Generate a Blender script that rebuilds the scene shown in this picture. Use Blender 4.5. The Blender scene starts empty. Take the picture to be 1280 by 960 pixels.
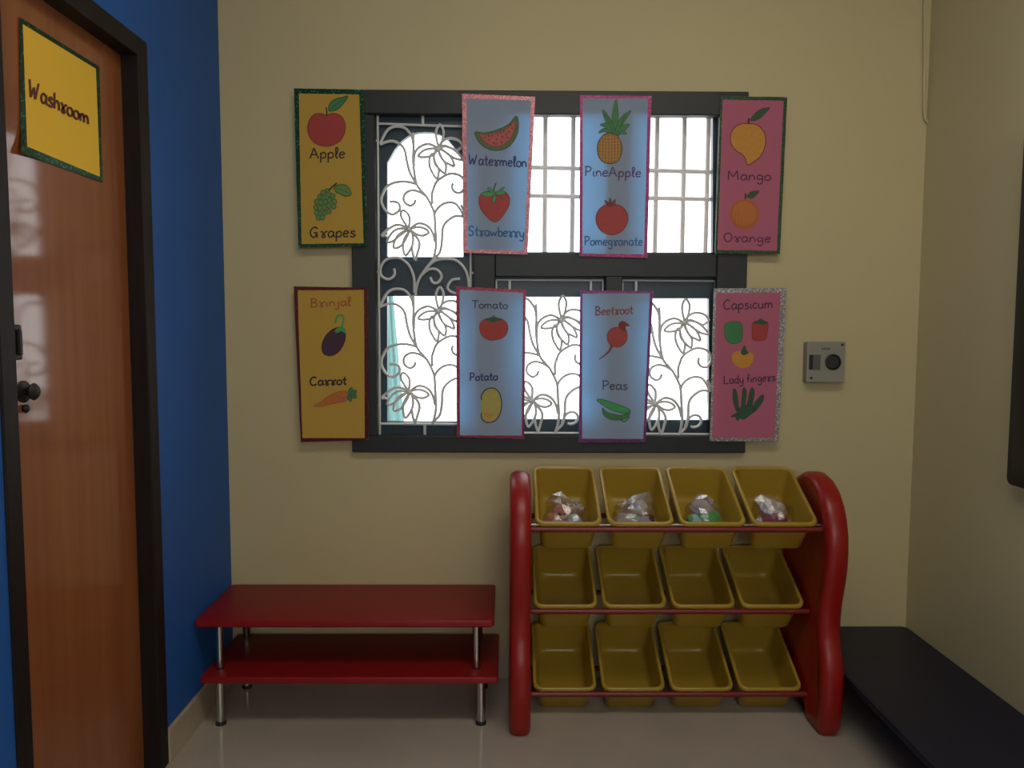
import bpy, bmesh, math, random
from mathutils import Vector, Matrix
random.seed(7)
S = bpy.context.scene
COL = S.collection
# ------------------------------------------------------------------ camera
CAM = Vector((0.0, 0.0, 1.30)); FPX = 972.0
_y, _p, _r = math.radians(.45), math.radians(4.25), math.radians(.18)
FWD = Vector((math.sin(_y)*math.cos(_p), math.cos(_y)*math.cos(_p), -math.sin(_p)))
_r0 = Vector((math.cos(_y), -math.sin(_y), 0)); _u0 = _r0.cross(FWD)
RGT = math.cos(_r)*_r0 + math.sin(_r)*_u0
UPV = -math.sin(_r)*_r0 + math.cos(_r)*_u0
cd = bpy.data.cameras.new('camera'); cam = bpy.data.objects.new('camera', cd); COL.objects.link(cam)
cd.sensor_width = 36.0; cd.lens = FPX/1280*36.0; cd.clip_start = .02
M3 = Matrix((RGT, UPV, -FWD)).transposed()
cam.matrix_world = Matrix.Translation(CAM) @ M3.to_4x4()
S.camera = cam
# ------------------------------------------------------------------ world, lights, exposure
wd = bpy.data.worlds.new('sky'); S.world = wd; wd.use_nodes = True
bg = wd.node_tree.nodes['Background']
bg.inputs[0].default_value = (0.96, 0.98, 1.0, 1); bg.inputs[1].default_value = 4.2
def area(name, loc, rot, sx, sy, power, col):
    l = bpy.data.lights.new(name, 'AREA'); l.shape = 'RECTANGLE'; l.size = sx; l.size_y = sy
    l.energy = power; l.color = col
    o = bpy.data.objects.new(name, l); COL.objects.link(o); o.location = loc; o.rotation_euler = rot
    return o
# an added overhead fill, then daylight entering through the open doorway-wide window behind the photographer
area('overhead_fill_light', (0.38, 1.05, 2.72), (math.radians(12), 0, 0), 1.3, .42, 13, (1.0, .94, .82))  # fill added overhead for steeper shading; no ceiling lamp known there
area('rear_window_daylight', (0.45, -2.1, 1.85), (math.radians(78), 0, 0), 1.5, 1.1, 8, (1.0, .94, .82))
S.view_settings.view_transform = 'Standard'; S.view_settings.look = 'None'
S.view_settings.gamma = 1.0; S.view_settings.use_curve_mapping = False
S.view_settings.exposure = 0.0

# ------------------------------------------------------------------ helpers
def ray(px, py): return FWD + (px-640)/FPX*RGT - (py-480)/FPX*UPV
def onY(px, py, y):
    d = ray(px, py); return CAM + d*((y-CAM.y)/d.y)
def onX(px, py, x):
    d = ray(px, py); return CAM + d*((x-CAM.x)/d.x)
def tag(o, label=None, cat=None, group=None, kind=None):
    if label: o['label'] = label
    if cat: o['category'] = cat
    if group: o['group'] = group
    if kind: o['kind'] = kind
    return o
def empty(name, loc=(0,0,0), rot=(0,0,0)):
    o = bpy.data.objects.new(name, None); COL.objects.link(o); o.location = loc; o.rotation_euler = rot
    o.empty_display_size = .05
    return o
def link(name, me, mats, parent=None, smooth=False):
    if not isinstance(mats, (list, tuple)): mats = [mats]
    for m in mats: me.materials.append(m)
    if smooth:
        me.polygons.foreach_set('use_smooth', [True]*len(me.polygons))
        try: me.set_sharp_from_angle(angle=math.radians(40))
        except Exception: pass
    o = bpy.data.objects.new(name, me); COL.objects.link(o)
    if parent is not None:
        o.parent = parent
    return o
def obj(name, bm, mats, parent=None, smooth=False, local=False):
    """link a bmesh as one mesh; world coordinates are turned into the parent's when needed"""
    if parent is not None and not local:
        chain = Matrix.Identity(4); p = parent; ms = []
        while p is not None:
            ms.append(Matrix.LocRotScale(p.location, p.rotation_euler, p.scale)); p = p.parent
        for m in reversed(ms): chain = chain @ m
        bm.transform(chain.inverted())
    me = bpy.data.meshes.new(name); bm.normal_update(); bm.to_mesh(me); bm.free()
    return link(name, me, mats, parent, smooth)
def box(bm, x0, x1, y0, y1, z0, z1, bev=0, seg=2, mi=0):
    vs = [bm.verts.new((x, y, z)) for x in (x0, x1) for y in (y0, y1) for z in (z0, z1)]
    F = [(0,1,3,2),(4,6,7,5),(0,4,5,1),(2,3,7,6),(0,2,6,4),(1,5,7,3)]
    fs = [bm.faces.new([vs[i] for i in f]) for f in F]
    for f in fs: f.material_index = mi
    if bev:
        es = list({e for f in fs for e in f.edges})
        bmesh.ops.bevel(bm, geom=es, offset=bev, segments=seg, affect='EDGES', profile=.5)
def nb(): return bmesh.new()
def bx(*a, **k):
    bm = nb(); box(bm, *a, **k); return bm
def tube(bm, pts, r, n=6, closed=False, mi=0):
    pts = [Vector(p) for p in pts]
    k = len(pts)
    if k < 2: return
    rs = r if isinstance(r, (list, tuple)) else [r]*k
    T = []
    for i in range(k):
        a = pts[(i-1) % k] if (closed or i > 0) else pts[i]
        b = pts[(i+1) % k] if (closed or i < k-1) else pts[i]
        t = (b-a); T.append(t.normalized() if t.length > 1e-9 else Vector((0,0,1)))
    ref = Vector((0,1,0)) if abs(T[0].y) < .9 else Vector((1,0,0))
    N = (ref - T[0]*ref.dot(T[0])).normalized()
    rings = []
    for i in range(k):
        N = (N - T[i]*N.dot(T[i]))
        N = N.normalized() if N.length > 1e-6 else T[i].orthogonal().normalized()
        B = T[i].cross(N)
        rings.append([bm.verts.new(pts[i] + rs[i]*(math.cos(2*math.pi*j/n)*N + math.sin(2*math.pi*j/n)*B)) for j in range(n)])
    for i in range(k if closed else k-1):
        A, Bq = rings[i], rings[(i+1) % k]
        for j in range(n):
            f = bm.faces.new((A[j], A[(j+1) % n], Bq[(j+1) % n], Bq[j])); f.material_index = mi
    if not closed:
        for q in (rings[0][::-1], rings[-1]):
            f = bm.faces.new(q); f.material_index = mi
def crom(pts, sub=4, closed=False):
    """smooth 2-D/3-D polyline through the given points"""
    P = [Vector(p) for p in pts]; n = len(P)
    if n < 3: return P
    out = []
    rng = range(n if closed else n-1)
    for i in rng:
        p0 = P[(i-1) % n] if (closed or i > 0) else P[i]
        p1 = P[i]; p2 = P[(i+1) % n]
        p3 = P[(i+2) % n] if (closed or i < n-2) else P[(i+1) % n]
        for s in range(sub):
            t = s/sub
            out.append(.5*((2*p1) + (p2-p0)*t + (2*p0-5*p1+4*p2-p3)*t*t + (3*p1-p0-3*p2+p3)*t**3))
    if not closed: out.append(P[-1])
    return out
def lathe(bm, prof, c, axis='z', n=20, mi=0):
    rings = []
    for r, h in prof:
        ring = []
        for j in range(n):
            a = 2*math.pi*j/n; u, v = r*math.cos(a), r*math.sin(a)
            d = {'z': (u, v, h), 'x': (h, u, v), 'y': (u, h, v)}[axis]
            ring.append(bm.verts.new((c[0]+d[0], c[1]+d[1], c[2]+d[2])))
        rings.append(ring)
    for a, b in zip(rings, rings[1:]):
        for j in range(n):
            f = bm.faces.new((a[j], a[(j+1) % n], b[(j+1) % n], b[j])); f.material_index = mi
    for q in (rings[0][::-1], rings[-1]):
        f = bm.faces.new(q); f.material_index = mi
    bmesh.ops.recalc_face_normals(bm, faces=bm.faces)

# ------------------------------------------------------------------ materials
def mat(name, col, rough=.5, metal=0, coat=0, spec=.5, var=0, vscale=6, bump=0, bscale=60, col2=None, vstretch=(1,1,1), coat_rough=.05):
    m = bpy.data.materials.new(name); m.use_nodes = True
    nt = m.node_tree; b = nt.nodes['Principled BSDF']
    b.inputs['Base Color'].default_value = (*col, 1); b.inputs['Roughness'].default_value = rough
    b.inputs['Metallic'].default_value = metal; b.inputs['Coat Weight'].default_value = coat
    b.inputs['Coat Roughness'].default_value = coat_rough
    b.inputs['Specular IOR Level'].default_value = spec
    tc = nt.nodes.new('ShaderNodeTexCoord'); mp = nt.nodes.new('ShaderNodeMapping')
    nt.links.new(tc.outputs['Object'], mp.inputs[0]); mp.inputs['Scale'].default_value = vstretch
    n = nt.nodes.new('ShaderNodeTexNoise'); n.inputs['Scale'].default_value = vscale; n.inputs['Detail'].default_value = 4
    nt.links.new(mp.outputs[0], n.inputs['Vector'])
    rmp = nt.nodes.new('ShaderNodeValToRGB')
    c2 = col2 if col2 else tuple(max(0, c*(1-var)) for c in col)
    rmp.color_ramp.elements[0].position = .35; rmp.color_ramp.elements[1].position = .65
    rmp.color_ramp.elements[0].color = (*c2, 1); rmp.color_ramp.elements[1].color = (*col, 1)
    nt.links.new(n.outputs['Fac'], rmp.inputs[0]); nt.links.new(rmp.outputs[0], b.inputs['Base Color'])
    if bump:
        n2 = nt.nodes.new('ShaderNodeTexNoise'); n2.inputs['Scale'].default_value = bscale; n2.inputs['Detail'].default_value = 3
        nt.links.new(mp.outputs[0], n2.inputs['Vector'])
        bp = nt.nodes.new('ShaderNodeBump'); bp.inputs['Strength'].default_value = bump; bp.inputs['Distance'].default_value = .004
        nt.links.new(n2.outputs['Fac'], bp.inputs['Height']); nt.links.new(bp.outputs[0], b.inputs['Normal'])
    return m
def paper(name, col, tcol, var=.06):
    m = bpy.data.materials.new(name); m.use_nodes = True; nt = m.node_tree
    out = nt.nodes['Material Output']; nt.nodes.remove(nt.nodes['Principled BSDF'])
    d = nt.nodes.new('ShaderNodeBsdfDiffuse'); t = nt.nodes.new('ShaderNodeBsdfTranslucent'); a = nt.nodes.new('ShaderNodeAddShader')
    n = nt.nodes.new('ShaderNodeTexNoise'); n.inputs['Scale'].default_value = 9; r = nt.nodes.new('ShaderNodeValToRGB')
    tc = nt.nodes.new('ShaderNodeTexCoord'); nt.links.new(tc.outputs['Object'], n.inputs['Vector'])
    r.color_ramp.elements[0].color = (*[c*(1-var) for c in col], 1); r.color_ramp.elements[1].color = (*col, 1)
    nt.links.new(n.outputs['Fac'], r.inputs[0]); nt.links.new(r.outputs[0], d.inputs[0])
    t.inputs[0].default_value = (*tcol, 1)
    nt.links.new(d.outputs[0], a.inputs[0]); nt.links.new(t.outputs[0], a.inputs[1]); nt.links.new(a.outputs[0], out.inputs[0])
    return m
def glitter(name, col, col2, tcol=(0,0,0), lo=.55):
    m = bpy.data.materials.new(name); m.use_nodes = True; nt = m.node_tree; b = nt.nodes['Principled BSDF']
    v = nt.nodes.new('ShaderNodeTexVoronoi'); v.inputs['Scale'].default_value = 260
    tc = nt.nodes.new('ShaderNodeTexCoord'); nt.links.new(tc.outputs['Object'], v.inputs['Vector'])
    r = nt.nodes.new('ShaderNodeValToRGB'); r.color_ramp.elements[0].color = (*col, 1); r.color_ramp.elements[1].color = (*col2, 1)
    r.color_ramp.elements[0].position = lo; r.color_ramp.elements[1].position = .98
    sep = nt.nodes.new('ShaderNodeSeparateColor'); nt.links.new(v.outputs['Color'], sep.inputs[0]); nt.links.new(sep.outputs[0], r.inputs[0])
    nt.links.new(r.outputs[0], b.inputs['Base Color'])
    b.inputs['Metallic'].default_value = .55; b.inputs['Roughness'].default_value = .38
    bp = nt.nodes.new('ShaderNodeBump'); bp.inputs['Strength'].default_value = .7; bp.inputs['Distance'].default_value = .002
    nt.links.new(sep.outputs[1], bp.inputs['Height']); nt.links.new(bp.outputs[0], b.inputs['Normal'])
    if any(tcol):
        t = nt.nodes.new('ShaderNodeBsdfTranslucent'); t.inputs[0].default_value = (*tcol, 1)
        a = nt.nodes.new('ShaderNodeAddShader'); nt.links.new(b.outputs[0], a.inputs[0]); nt.links.new(t.outputs[0], a.inputs[1])
        nt.links.new(a.outputs[0], nt.nodes['Material Output'].inputs[0])
    return m
def clear(name, tint=(1,1,1), gloss=.08, rough=.03, bump=0, bscale=40):
    m = bpy.data.materials.new(name); m.use_nodes = True; nt = m.node_tree
    nt.nodes.remove(nt.nodes['Principled BSDF'])
    t = nt.nodes.new('ShaderNodeBsdfTransparent'); t.inputs[0].default_value = (*tint, 1)
    g = nt.nodes.new('ShaderNodeBsdfGlossy'); g.inputs['Roughness'].default_value = rough
    mx = nt.nodes.new('ShaderNodeMixShader'); lw = nt.nodes.new('ShaderNodeLayerWeight'); lw.inputs[0].default_value = gloss
    nt.links.new(lw.outputs['Fresnel'], mx.inputs[0]); nt.links.new(t.outputs[0], mx.inputs[1]); nt.links.new(g.outputs[0], mx.inputs[2])
    if bump:
        n = nt.nodes.new('ShaderNodeTexNoise'); n.inputs['Scale'].default_value = bscale
        bp = nt.nodes.new('ShaderNodeBump'); bp.inputs['Strength'].default_value = bump; bp.inputs['Distance'].default_value = .01
        nt.links.new(n.outputs['Fac'], bp.inputs['Height'])
        nt.links.new(bp.outputs[0], g.inputs['Normal']); nt.links.new(bp.outputs[0], lw.inputs['Normal'])
    nt.links.new(mx.outputs[0], nt.nodes['Material Output'].inputs[0])
    return m

def film_mat(name):
    m = bpy.data.materials.new(name); m.use_nodes = True; nt = m.node_tree
    nt.nodes.remove(nt.nodes['Principled BSDF'])
    t = nt.nodes.new('ShaderNodeBsdfTransparent'); t.inputs[0].default_value = (.99, .99, 1, 1)
    g = nt.nodes.new('ShaderNodeBsdfGlossy'); g.inputs['Roughness'].default_value = .06
    n = nt.nodes.new('ShaderNodeTexNoise'); n.inputs['Scale'].default_value = 70
    bp = nt.nodes.new('ShaderNodeBump'); bp.inputs['Strength'].default_value = .25; bp.inputs['Distance'].default_value = .003
    nt.links.new(n.outputs['Fac'], bp.inputs['Height']); nt.links.new(bp.outputs[0], g.inputs['Normal'])
    mx = nt.nodes.new('ShaderNodeMixShader'); mx.inputs[0].default_value = .36
    nt.links.new(t.outputs[0], mx.inputs[1]); nt.links.new(g.outputs[0], mx.inputs[2])
    nt.links.new(mx.outputs[0], nt.nodes['Material Output'].inputs[0])
    return m

WALL = mat('cream_paint', (.60, .505, .275), .6, var=.05, vscale=1.5, bump=.12, bscale=30)
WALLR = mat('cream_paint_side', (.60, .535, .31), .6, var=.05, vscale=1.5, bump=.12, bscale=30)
BLUE = mat('blue_paint', (.018, .120, .45), .55, spec=.3, var=.10, vscale=2, bump=.12, bscale=30)
CEIL = mat('white_ceiling', (.72, .70, .64), .7, var=.03)
TILE = mat('floor_tile', (.50, .43, .35), .12, var=.12, vscale=3, spec=.5)
SKIRT = mat('skirting_tile', (.52, .43, .31), .3, var=.1, vscale=8)
FRAME = mat('black_window_paint', (.019, .022, .023), .5, var=.25, vscale=5, bump=.1, bscale=20)
SASH = mat('dark_teal_metal', (.018, .044, .066), .4, var=.2, vscale=4, bump=.1, bscale=20)
GRIL = mat('grey_grille_paint', (.78, .79, .77), .4, metal=.1, var=.1)
BARM = mat('pale_bar_paint', (.85, .74, .71), .5, var=.1)
GLASS = clear('clear_glass', (.97, .99, .99), .06)
JAMB = mat('dark_brown_jamb', (.018, .011, .010), .55, spec=.25, var=.3, vscale=8, vstretch=(8, 8, .6))
CHROME = mat('brushed_steel', (.55, .54, .52), .25, metal=1, var=.1)
BLACK = mat('black_rubber', (.012, .012, .013), .5, var=.1)
REDB = mat('red_laminate', (.28, .008, .008), .45, spec=.35, var=.10, vscale=3, bump=.05)
NAVY = mat('navy_laminate', (.005, .006, .026), .55, var=.12, vscale=3, bump=.05)
REDP = mat('red_moulded_plastic', (.32, .008, .005), .36, var=.08, vscale=4, bump=.06, bscale=25)
REDT = mat('red_painted_rail', (.20, .010, .012), .4, var=.1)
YEL = mat('yellow_moulded_plastic', (.43, .275, .030), .30, var=.06, vscale=5, bump=.05, bscale=20)
SCREEN = mat('matt_black_panel', (.008, .008, .009), .35, var=.1)
IVORY = mat('ivory_switch_plastic', (.30, .285, .225), .4, var=.05)
def wood():
    m = mat('veneer', (.34, .110, .036), .45, coat=.75, spec=.2, var=0, col2=(.28, .086, .027), vscale=3.0, vstretch=(9, 9, .35), coat_rough=.08)
    return m
VEN = wood()

# ------------------------------------------------------------------ room shell
XL, XR, YB, YF, ZC = -1.005, 1.485, 2.80, -2.3, 2.95
tag(obj('floor', bx(XL-.2, XR+.2, YF-.2, YB, -.1, 0), TILE), 'glossy grey beige floor', kind='structure')
tag(obj('ceiling', bx(XL-.2, XR+.2, YF-.2, YB+.2, ZC, ZC+.1), CEIL), 'white ceiling', kind='structure')
W0, W1, WZ0, WZ1, YO = -.545, .845, .86, 2.106, 2.91           # opening for the window in the back wall
bm = nb()
for a in ((XL-.2, W0, YB, YO, -.1, ZC), (W1, XR+.2, YB, YO, -.1, ZC), (W0, W1, YB, YO, -.1, WZ0), (W0, W1, YB, YO, WZ1, ZC)): box(bm, *a)
tag(obj('wall_back', bm, WALL), 'cream wall holding the window', kind='structure')
DY0, DY1, DZ = 1.595, 2.178, 2.03                   # clear door opening in the left wall
bm = nb()
for a in ((XL-.15, XL, YF, DY0-.045, 0, ZC), (XL-.15, XL, DY1+.05, YB, 0, ZC), (XL-.15, XL, DY0-.045, DY1+.05, DZ+.05, ZC)): box(bm, *a)
tag(obj('wall_left', bm, BLUE), 'blue painted wall beside the door', kind='structure')
tag(obj('wall_right', bx(XR, XR+.15, YF, YB, 0, ZC), WALLR), 'cream side wall', kind='structure')
bm = nb()
for a in ((XL-.2, -.35, YF-.15, YF, 0, ZC), (1.25, XR+.2, YF-.15, YF, 0, ZC), (-.35, 1.25, YF-.15, YF, 0, 1.2), (-.35, 1.25, YF-.15, YF, 2.5, ZC)): box(bm, *a)
tag(obj('wall_front', bm, WALL), 'cream wall behind the camera', kind='structure')
for nm, a in (('baseboard_left', (XL, XL+.012, DY1+.052, YB, 0, .105)), ('baseboard_left', (XL, XL+.012, YF, DY0-.047, 0, .105)),
              ('baseboard_back', (XL+.012, XR, YB-.012, YB, 0, .105)), ('baseboard_right', (XR-.012, XR, YF, YB-.012, 0, .105))):
    tag(obj(nm, bx(*a, bev=.002, seg=1), SKIRT), 'beige tile skirting', kind='structure')
# ------------------------------------------------------------------ door
door = tag(empty('door_1', (XL, (DY0+DY1)/2, 0)), 'brown veneer door in dark frame on the blue wall', kind='structure')
XD = XL-.043
obj('door_leaf', bx(XD-.035, XD, DY0, DY1, .008, DZ), VEN, door)
obj('door_jamb', bx(XL-.12, XL+.006, DY1, DY1+.055, 0, DZ+.052, bev=.003), JAMB, door)
obj('door_jamb', bx(XL-.12, XL+.006, DY0-.05, DY0, 0, DZ+.052, bev=.003), JAMB, door)
obj('door_lintel', bx(XL-.12, XL+.0055, DY0, DY1, DZ, DZ+.052, bev=.003), JAMB, door)
bm = nb(); box(bm, XD, XD+.012, DY0+.052, DY0+.082, 1.225, 1.30, bev=.004); box(bm, XD+.010, XD+.018, DY0+.06, DY0+.075, 1.235, 1.29, bev=.004)
obj('door_latch', bm, BLACK, door)
kc = (XD, DY0+.095, 1.155)
bm = nb(); lathe(bm, [(.022, 0), (.024, .003), (.018, .006), (.009, .008), (.009, .014), (.016, .018), (.019, .024), (.014, .030), (.005, .033)], kc, 'x', 18)
obj('door_knob', bm, BLACK, door, smooth=True)
bm = nb(); lathe(bm, [(.008, 0), (.010, .006), (.004, .012)], (XD, DY0+.095, 1.118), 'x', 12)
obj('key_barrel', bm, BLACK, door, smooth=True)

# ------------------------------------------------------------------ window
win = tag(empty('window_1', ((W0+W1)/2, YB, WZ0)), 'black framed window with scrolled grilles, bright daylight outside', kind='structure')
def pxbox(bm, x0, y0, x1, y1, Y0, Y1, bev=0, mi=0):
    """bar standing on the plane Y0, its edges at the given pixels of that plane"""
    a = onY(x0, (y0+y1)/2, Y0); b = onY(x1, (y0+y1)/2, Y0); c = onY((x0+x1)/2, y0, Y0); d = onY((x0+x1)/2, y1, Y0)
    box(bm, a.x, b.x, Y0, Y1, d.z, c.z, bev, 1, mi)
FY0, FY1 = 2.772, 2.815
for nm, a in (('frame_head', (440, 113, 936, 143)), ('frame_stile', (440, 143, 470, 545)), ('frame_sill', (440, 545, 932, 566)),
              ('frame_stile', (896, 143, 934, 545)), ('mullion', (592, 143, 619, 545)), ('mullion', (756, 345, 777, 545)), ('transom', (619, 317, 896, 346)), ('mullion', (756, 143, 790, 317))):
    bm = nb(); pxbox(bm, *a, FY0, FY1, bev=.003); obj(nm, bm, FRAME, win)
# sash panels with their openings (set back), the tall left one has an arched head
def sash(nm, x0, y0, x1, y1, hole, Y0=2.817, Y1=2.845, arch=0, m=SASH):
    bm = nb(); hx0, hy0, hx1, hy1 = hole
    outer = [(x0, y0), (x1, y0), (x1, y1), (x0, y1)]
    n = 10 if arch else 1
    top = []
    for i in range(n+1):
        t = i/n; x = hx0+(hx1-hx0)*t
        y = hy0 + (arch*(abs(2*t-1)**2.6) if arch else 0)
        top.append((x, y))
    inner = top + [(hx1, hy1), (hx0, hy1)]
    def ringquads(Yv):
        return [bm.verts.new(onY(*p, Yv)) for p in inner]
    # build as bridging strips: left, right, bottom, and top following the arch
    def prism(poly):
        f = [onY(*p, Y0) for p in poly]; A = [bm.verts.new(v) for v in f]; B = [bm.verts.new((v.x, Y1, v.z)) for v in f]
        bm.faces.new(A); bm.faces.new(B[::-1])
        for i in range(len(A)):
            j = (i+1) % len(A); bm.faces.new((A[i], B[i], B[j], A[j]))
    prism([(x0, y0), (hx0, y0), (hx0, y1), (x0, y1)]); prism([(hx1, y0), (x1, y0), (x1, y1), (hx1, y1)])
    prism([(hx0, hy1), (hx1, hy1), (hx1, y1), (hx0, y1)])
    for a, b in zip(top, top[1:]): prism([(a[0], y0), (b[0], y0), b, a])
    bmesh.ops.recalc_face_normals(bm, faces=bm.faces)
    o = obj(nm, bm, m, win)
    bm = nb(); A = onY(hx0-2, hy1+2, Y0+.01); B = onY(hx1+2, hy0-2, Y0+.01); box(bm, A.x, B.x, Y0+.012, Y0+.016, A.z, B.z)
    obj('pane', bm, GLASS, o)
    return o
sash('sash', 458, 130, 602, 345, (484, 165, 579, 321), arch=38)
sash('sash', 458, 345, 602, 552, (484, 370, 582, 527))
sash('sash', 608, 130, 765, 330, (648, 141.5, 752, 315))
sash('sash', 765, 130, 905, 330, (796, 143, 891, 315.5))
sash('sash', 608, 330, 765, 556, (646, 371, 741, 524))
sash('sash', 765, 330, 905, 556, (801, 373, 886, 525))
# small arch shade of the left panel is plain panel; outer security bars of the upper lights
def pbar(bm, x0, y0, x1, y1, Y, r, n=6): tube(bm, [onY(x0, y0, Y), onY(x1, y1, Y)], r, n)
for xs in ((648, 646.5), (682, 680.5), (717, 714.5), (752, 750), (787, 783), (822, 818), (856, 852), (886, 881)):
    bm = nb(); a = onY(xs[0], 128, 2.885); b = onY(xs[1], 330, 2.885)
    tube(bm, [a, b], .0100, 8); obj('security_bar', bm, BARM, win, smooth=True)
for ya, yb in ((209, 215), (244.5, 249)):
    bm = nb(); pbar(bm, 630, ya-.5, 902, yb+.5, 2.878, .0085, 8); obj('security_bar', bm, BARM, win, smooth=True)

# scrolled grilles, traced as bent rods (coordinates of the lower left unit)
YG = 2.797
MOTIF = [
 [(516.5,369),(517,385),(516.5,402),(517.5,415),(521,433.5),(529,444),(534,450),(539.5,460.5),(543,470),(544,486),(545,502),(545,511),(543,522.5),(540.5,529)],
 [(576,459),(582,471),(579,473.5),(570,473),(562,477),(555.5,483.5),(553,491.5),(552.5,504),(550,518),(544,525),(540.5,529)],
 [(543,472),(544,468.6),(547.5,463),(554,458),(562,456),(570,458),(576,466),(579.5,473.5)],
 [(540.6,458),(540,447),(541.7,440),(546,430),(555.5,423),(564,420),(574,422),(580,428),(581.5,435),(579,440.5),(575,444),(569,443),(565.5,439),(565.5,434),(567,432.5)],
 [(521,433.5),(513,431),(503,430),(491,432),(483,437),(479,444),(476.8,450),(477,457),(482,466),(490,471),(497,468),(500,463),(498,457),(492.5,455),(487,455.5)],
 [(532.6,448),(524.5,443),(515,441),(507,444.6),(504.5,451.5),(507,457),(513,460),(518,457),(519.5,452.6)],
 [(475,383),(482,369),(488,363),(496,361),(505,362.5),(511,368),(515.5,376),(517,386)],
 [(475,383.5),(484.5,380),(492.5,379.7),(500.5,383.7),(506,391),(509,406),(513,420),(521,433.5)],
 [(517.5,411),(518,397),(522,389),(530,384),(538,383.5),(547,388)],
 [(549,386),(553,380),(559,376.5),(566,376),(574,379),(579,386)],
 [(551,386),(556,385),(565,388.5),(571,391),(577,387)],
]
PETALS = [
 [(548,385),(545,372),(546,364),(550,359),(554,365),(554,373),(551,384)],
 [(544,389),(534,389.5),(527,393),(523,398.5),(531,399.5),(540,397.5),(545,393)],
 [(551,387),(559,386.5),(567,390),(573,395.5),(578,402.5),(570,401.5),(562,397),(554,391)],
 [(550,390),(557,393),(564,400),(568,410.5),(562,408.5),(555,404.5),(549,395)],
 [(548,391),(552,400),(557,408),(557.5,415),(555.5,419.5),(549,414),(543.5,407),(542.5,398),(545,391)],
 [(541,395),(537,401),(537,410),(540,418),(546,426.5),(548.5,419),(548,413.5),(544,406)],
 [(509,486),(502,475),(501.5,468),(505,466),(511,472),(512,479),(511,487)],
 [(513,489),(522,487),(530.5,488.5),(536,493.5),(529,497.5),(521,496),(514,491)],
 [(507,489),(498,489),(490,494),(484,505),(491,504.5),(499,498),(508,491)],
 [(509,491),(500,495),(493.5,504),(492.5,513),(500.5,511),(506,504),(511,494)],
 [(511,493),(505,503),(504,513),(507,522.5),(514,513),(516.5,504),(515,494)],
]
EXTRA = [[(514,488),(522,482.5),(531,483.5),(538,489),(542,497),(544,506)],
 [(508,487),(498,484),(489,487),(477,497),(483,497.5)],
 [(515,494),(522,501),(524.5,509),(522,519),(519,529)],
 [(515,512),(516,520),(518.5,528)],
 [(549,518),(553,508.5),(559,504),(566,505),(569,511),(566,517),(560,519),(556,518)]]
def rod(bm, pts, r=.0052, dx=0, dy=0, closed=False):
    q = crom([(p[0]+dx, p[1]+dy, 0) for p in pts], 4, closed)
    tube(bm, [onY(p.x, p.y, YG) for p in q], r, 6, closed)
def grille(dx, dy, bars, arch=False, right=False):
    g = empty('scroll_grille', (onY(530+dx, 450+dy, YG)-win.location)); g.parent = win
    return g
def unit(parent, dx, dy, tail=True, leaf=False):
    bm = nb()
    for m_ in MOTIF: rod(bm, m_, dx=dx, dy=dy)
    for m_ in EXTRA[:4]: rod(bm, m_, dx=dx, dy=dy)
    if leaf: rod(bm, EXTRA[4], dx=dx, dy=dy)
    obj('scroll', bm, GRIL, parent, smooth=True)
    for k, c in ((0, (547.5, 389)), (6, (511, 490))):
        bm = nb()
        for p in PETALS[k:k+(6 if k == 0 else 5)]: rod(bm, p, r=.0050, dx=dx, dy=dy, closed=True)
        cc = onY(c[0]+dx, c[1]+dy, YG-.003)
        lathe(bm, [(.002, -.005), (.009, -.003), (.012, .001), (.008, .006), (.002, .007)], cc, 'y', 10)
        obj('flower', bm, GRIL, parent, smooth=True)
def bars(parent, L):
    for (x0, y0, x1, y1, w) in L:
        a, b = onY(x0, y0, YG+.004), onY(x1, y1, YG+.004)
        bm = nb(); tube(bm, [a, b], w, 6); obj('grille_bar', bm, GRIL, parent)
g = grille(0, 0, None)
unit(g, 0, 0); unit(g, 0, -203)
bm = nb()
for p in ([(518,366),(518,359),(517,345),(511,331.6),(501.6,323.5),(492,322),(481,326),(475.5,335.7),(477,345),(485,349),(491.5,346),(493.5,341),(492.5,335.7)],
          [(519.5,369),(520.5,359),(526,345),(541,327.6),(557,323.5),(571,326),(581.5,337),(585.6,352),(586.5,372)],
          [(526,345),(535.5,337),(546,337),(552,345),(547.6,353),(541,353),(538,346.5)],
          [(575,348.5),(565,350),(559.5,358),(562,363.6),(570,367)],
          [(540.5,326),(534,334),(526,345)]): rod(bm, p)
obj('scroll', bm, GRIL, g, smooth=True)
bars(g, [(472,141,475,543,.0042),(472,154.5,589,158.5,.0042),(588.5,158,588,531,.0042),(475,529.5,589,530.5,.0048),
         (528.5,140,528.5,157,.0055),(455,176,472,176,.0045),(455,340,473,340,.0045),(588,341,602,342.5,.0045),(457,507,474,507,.0045),(531,531,531,545,.0055)])
g = grille(153.5, 11, None); unit(g, 153.5, 11, leaf=True)
bars(g, [(620.5,350,753.5,350.5,.0036),(620.5,350,621.5,541,.0036),(738.5,350,738,542,.0050),(637,350,637.5,541,.0050),(753.5,350,753.5,541,.0030),(619,541,757,541.5,.0048)])
g = grille(307.5, 15, None); unit(g, 307.5, 15, leaf=True)
bars(g, [(778,350.5,910.5,351.5,.0036),(778,350.5,778,542,.0036),(894.5,351,893,543,.0050),(795,351,794,542,.0050),(910.5,351.5,908,543,.0030),(776,542,910,543,.0048)])
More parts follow.
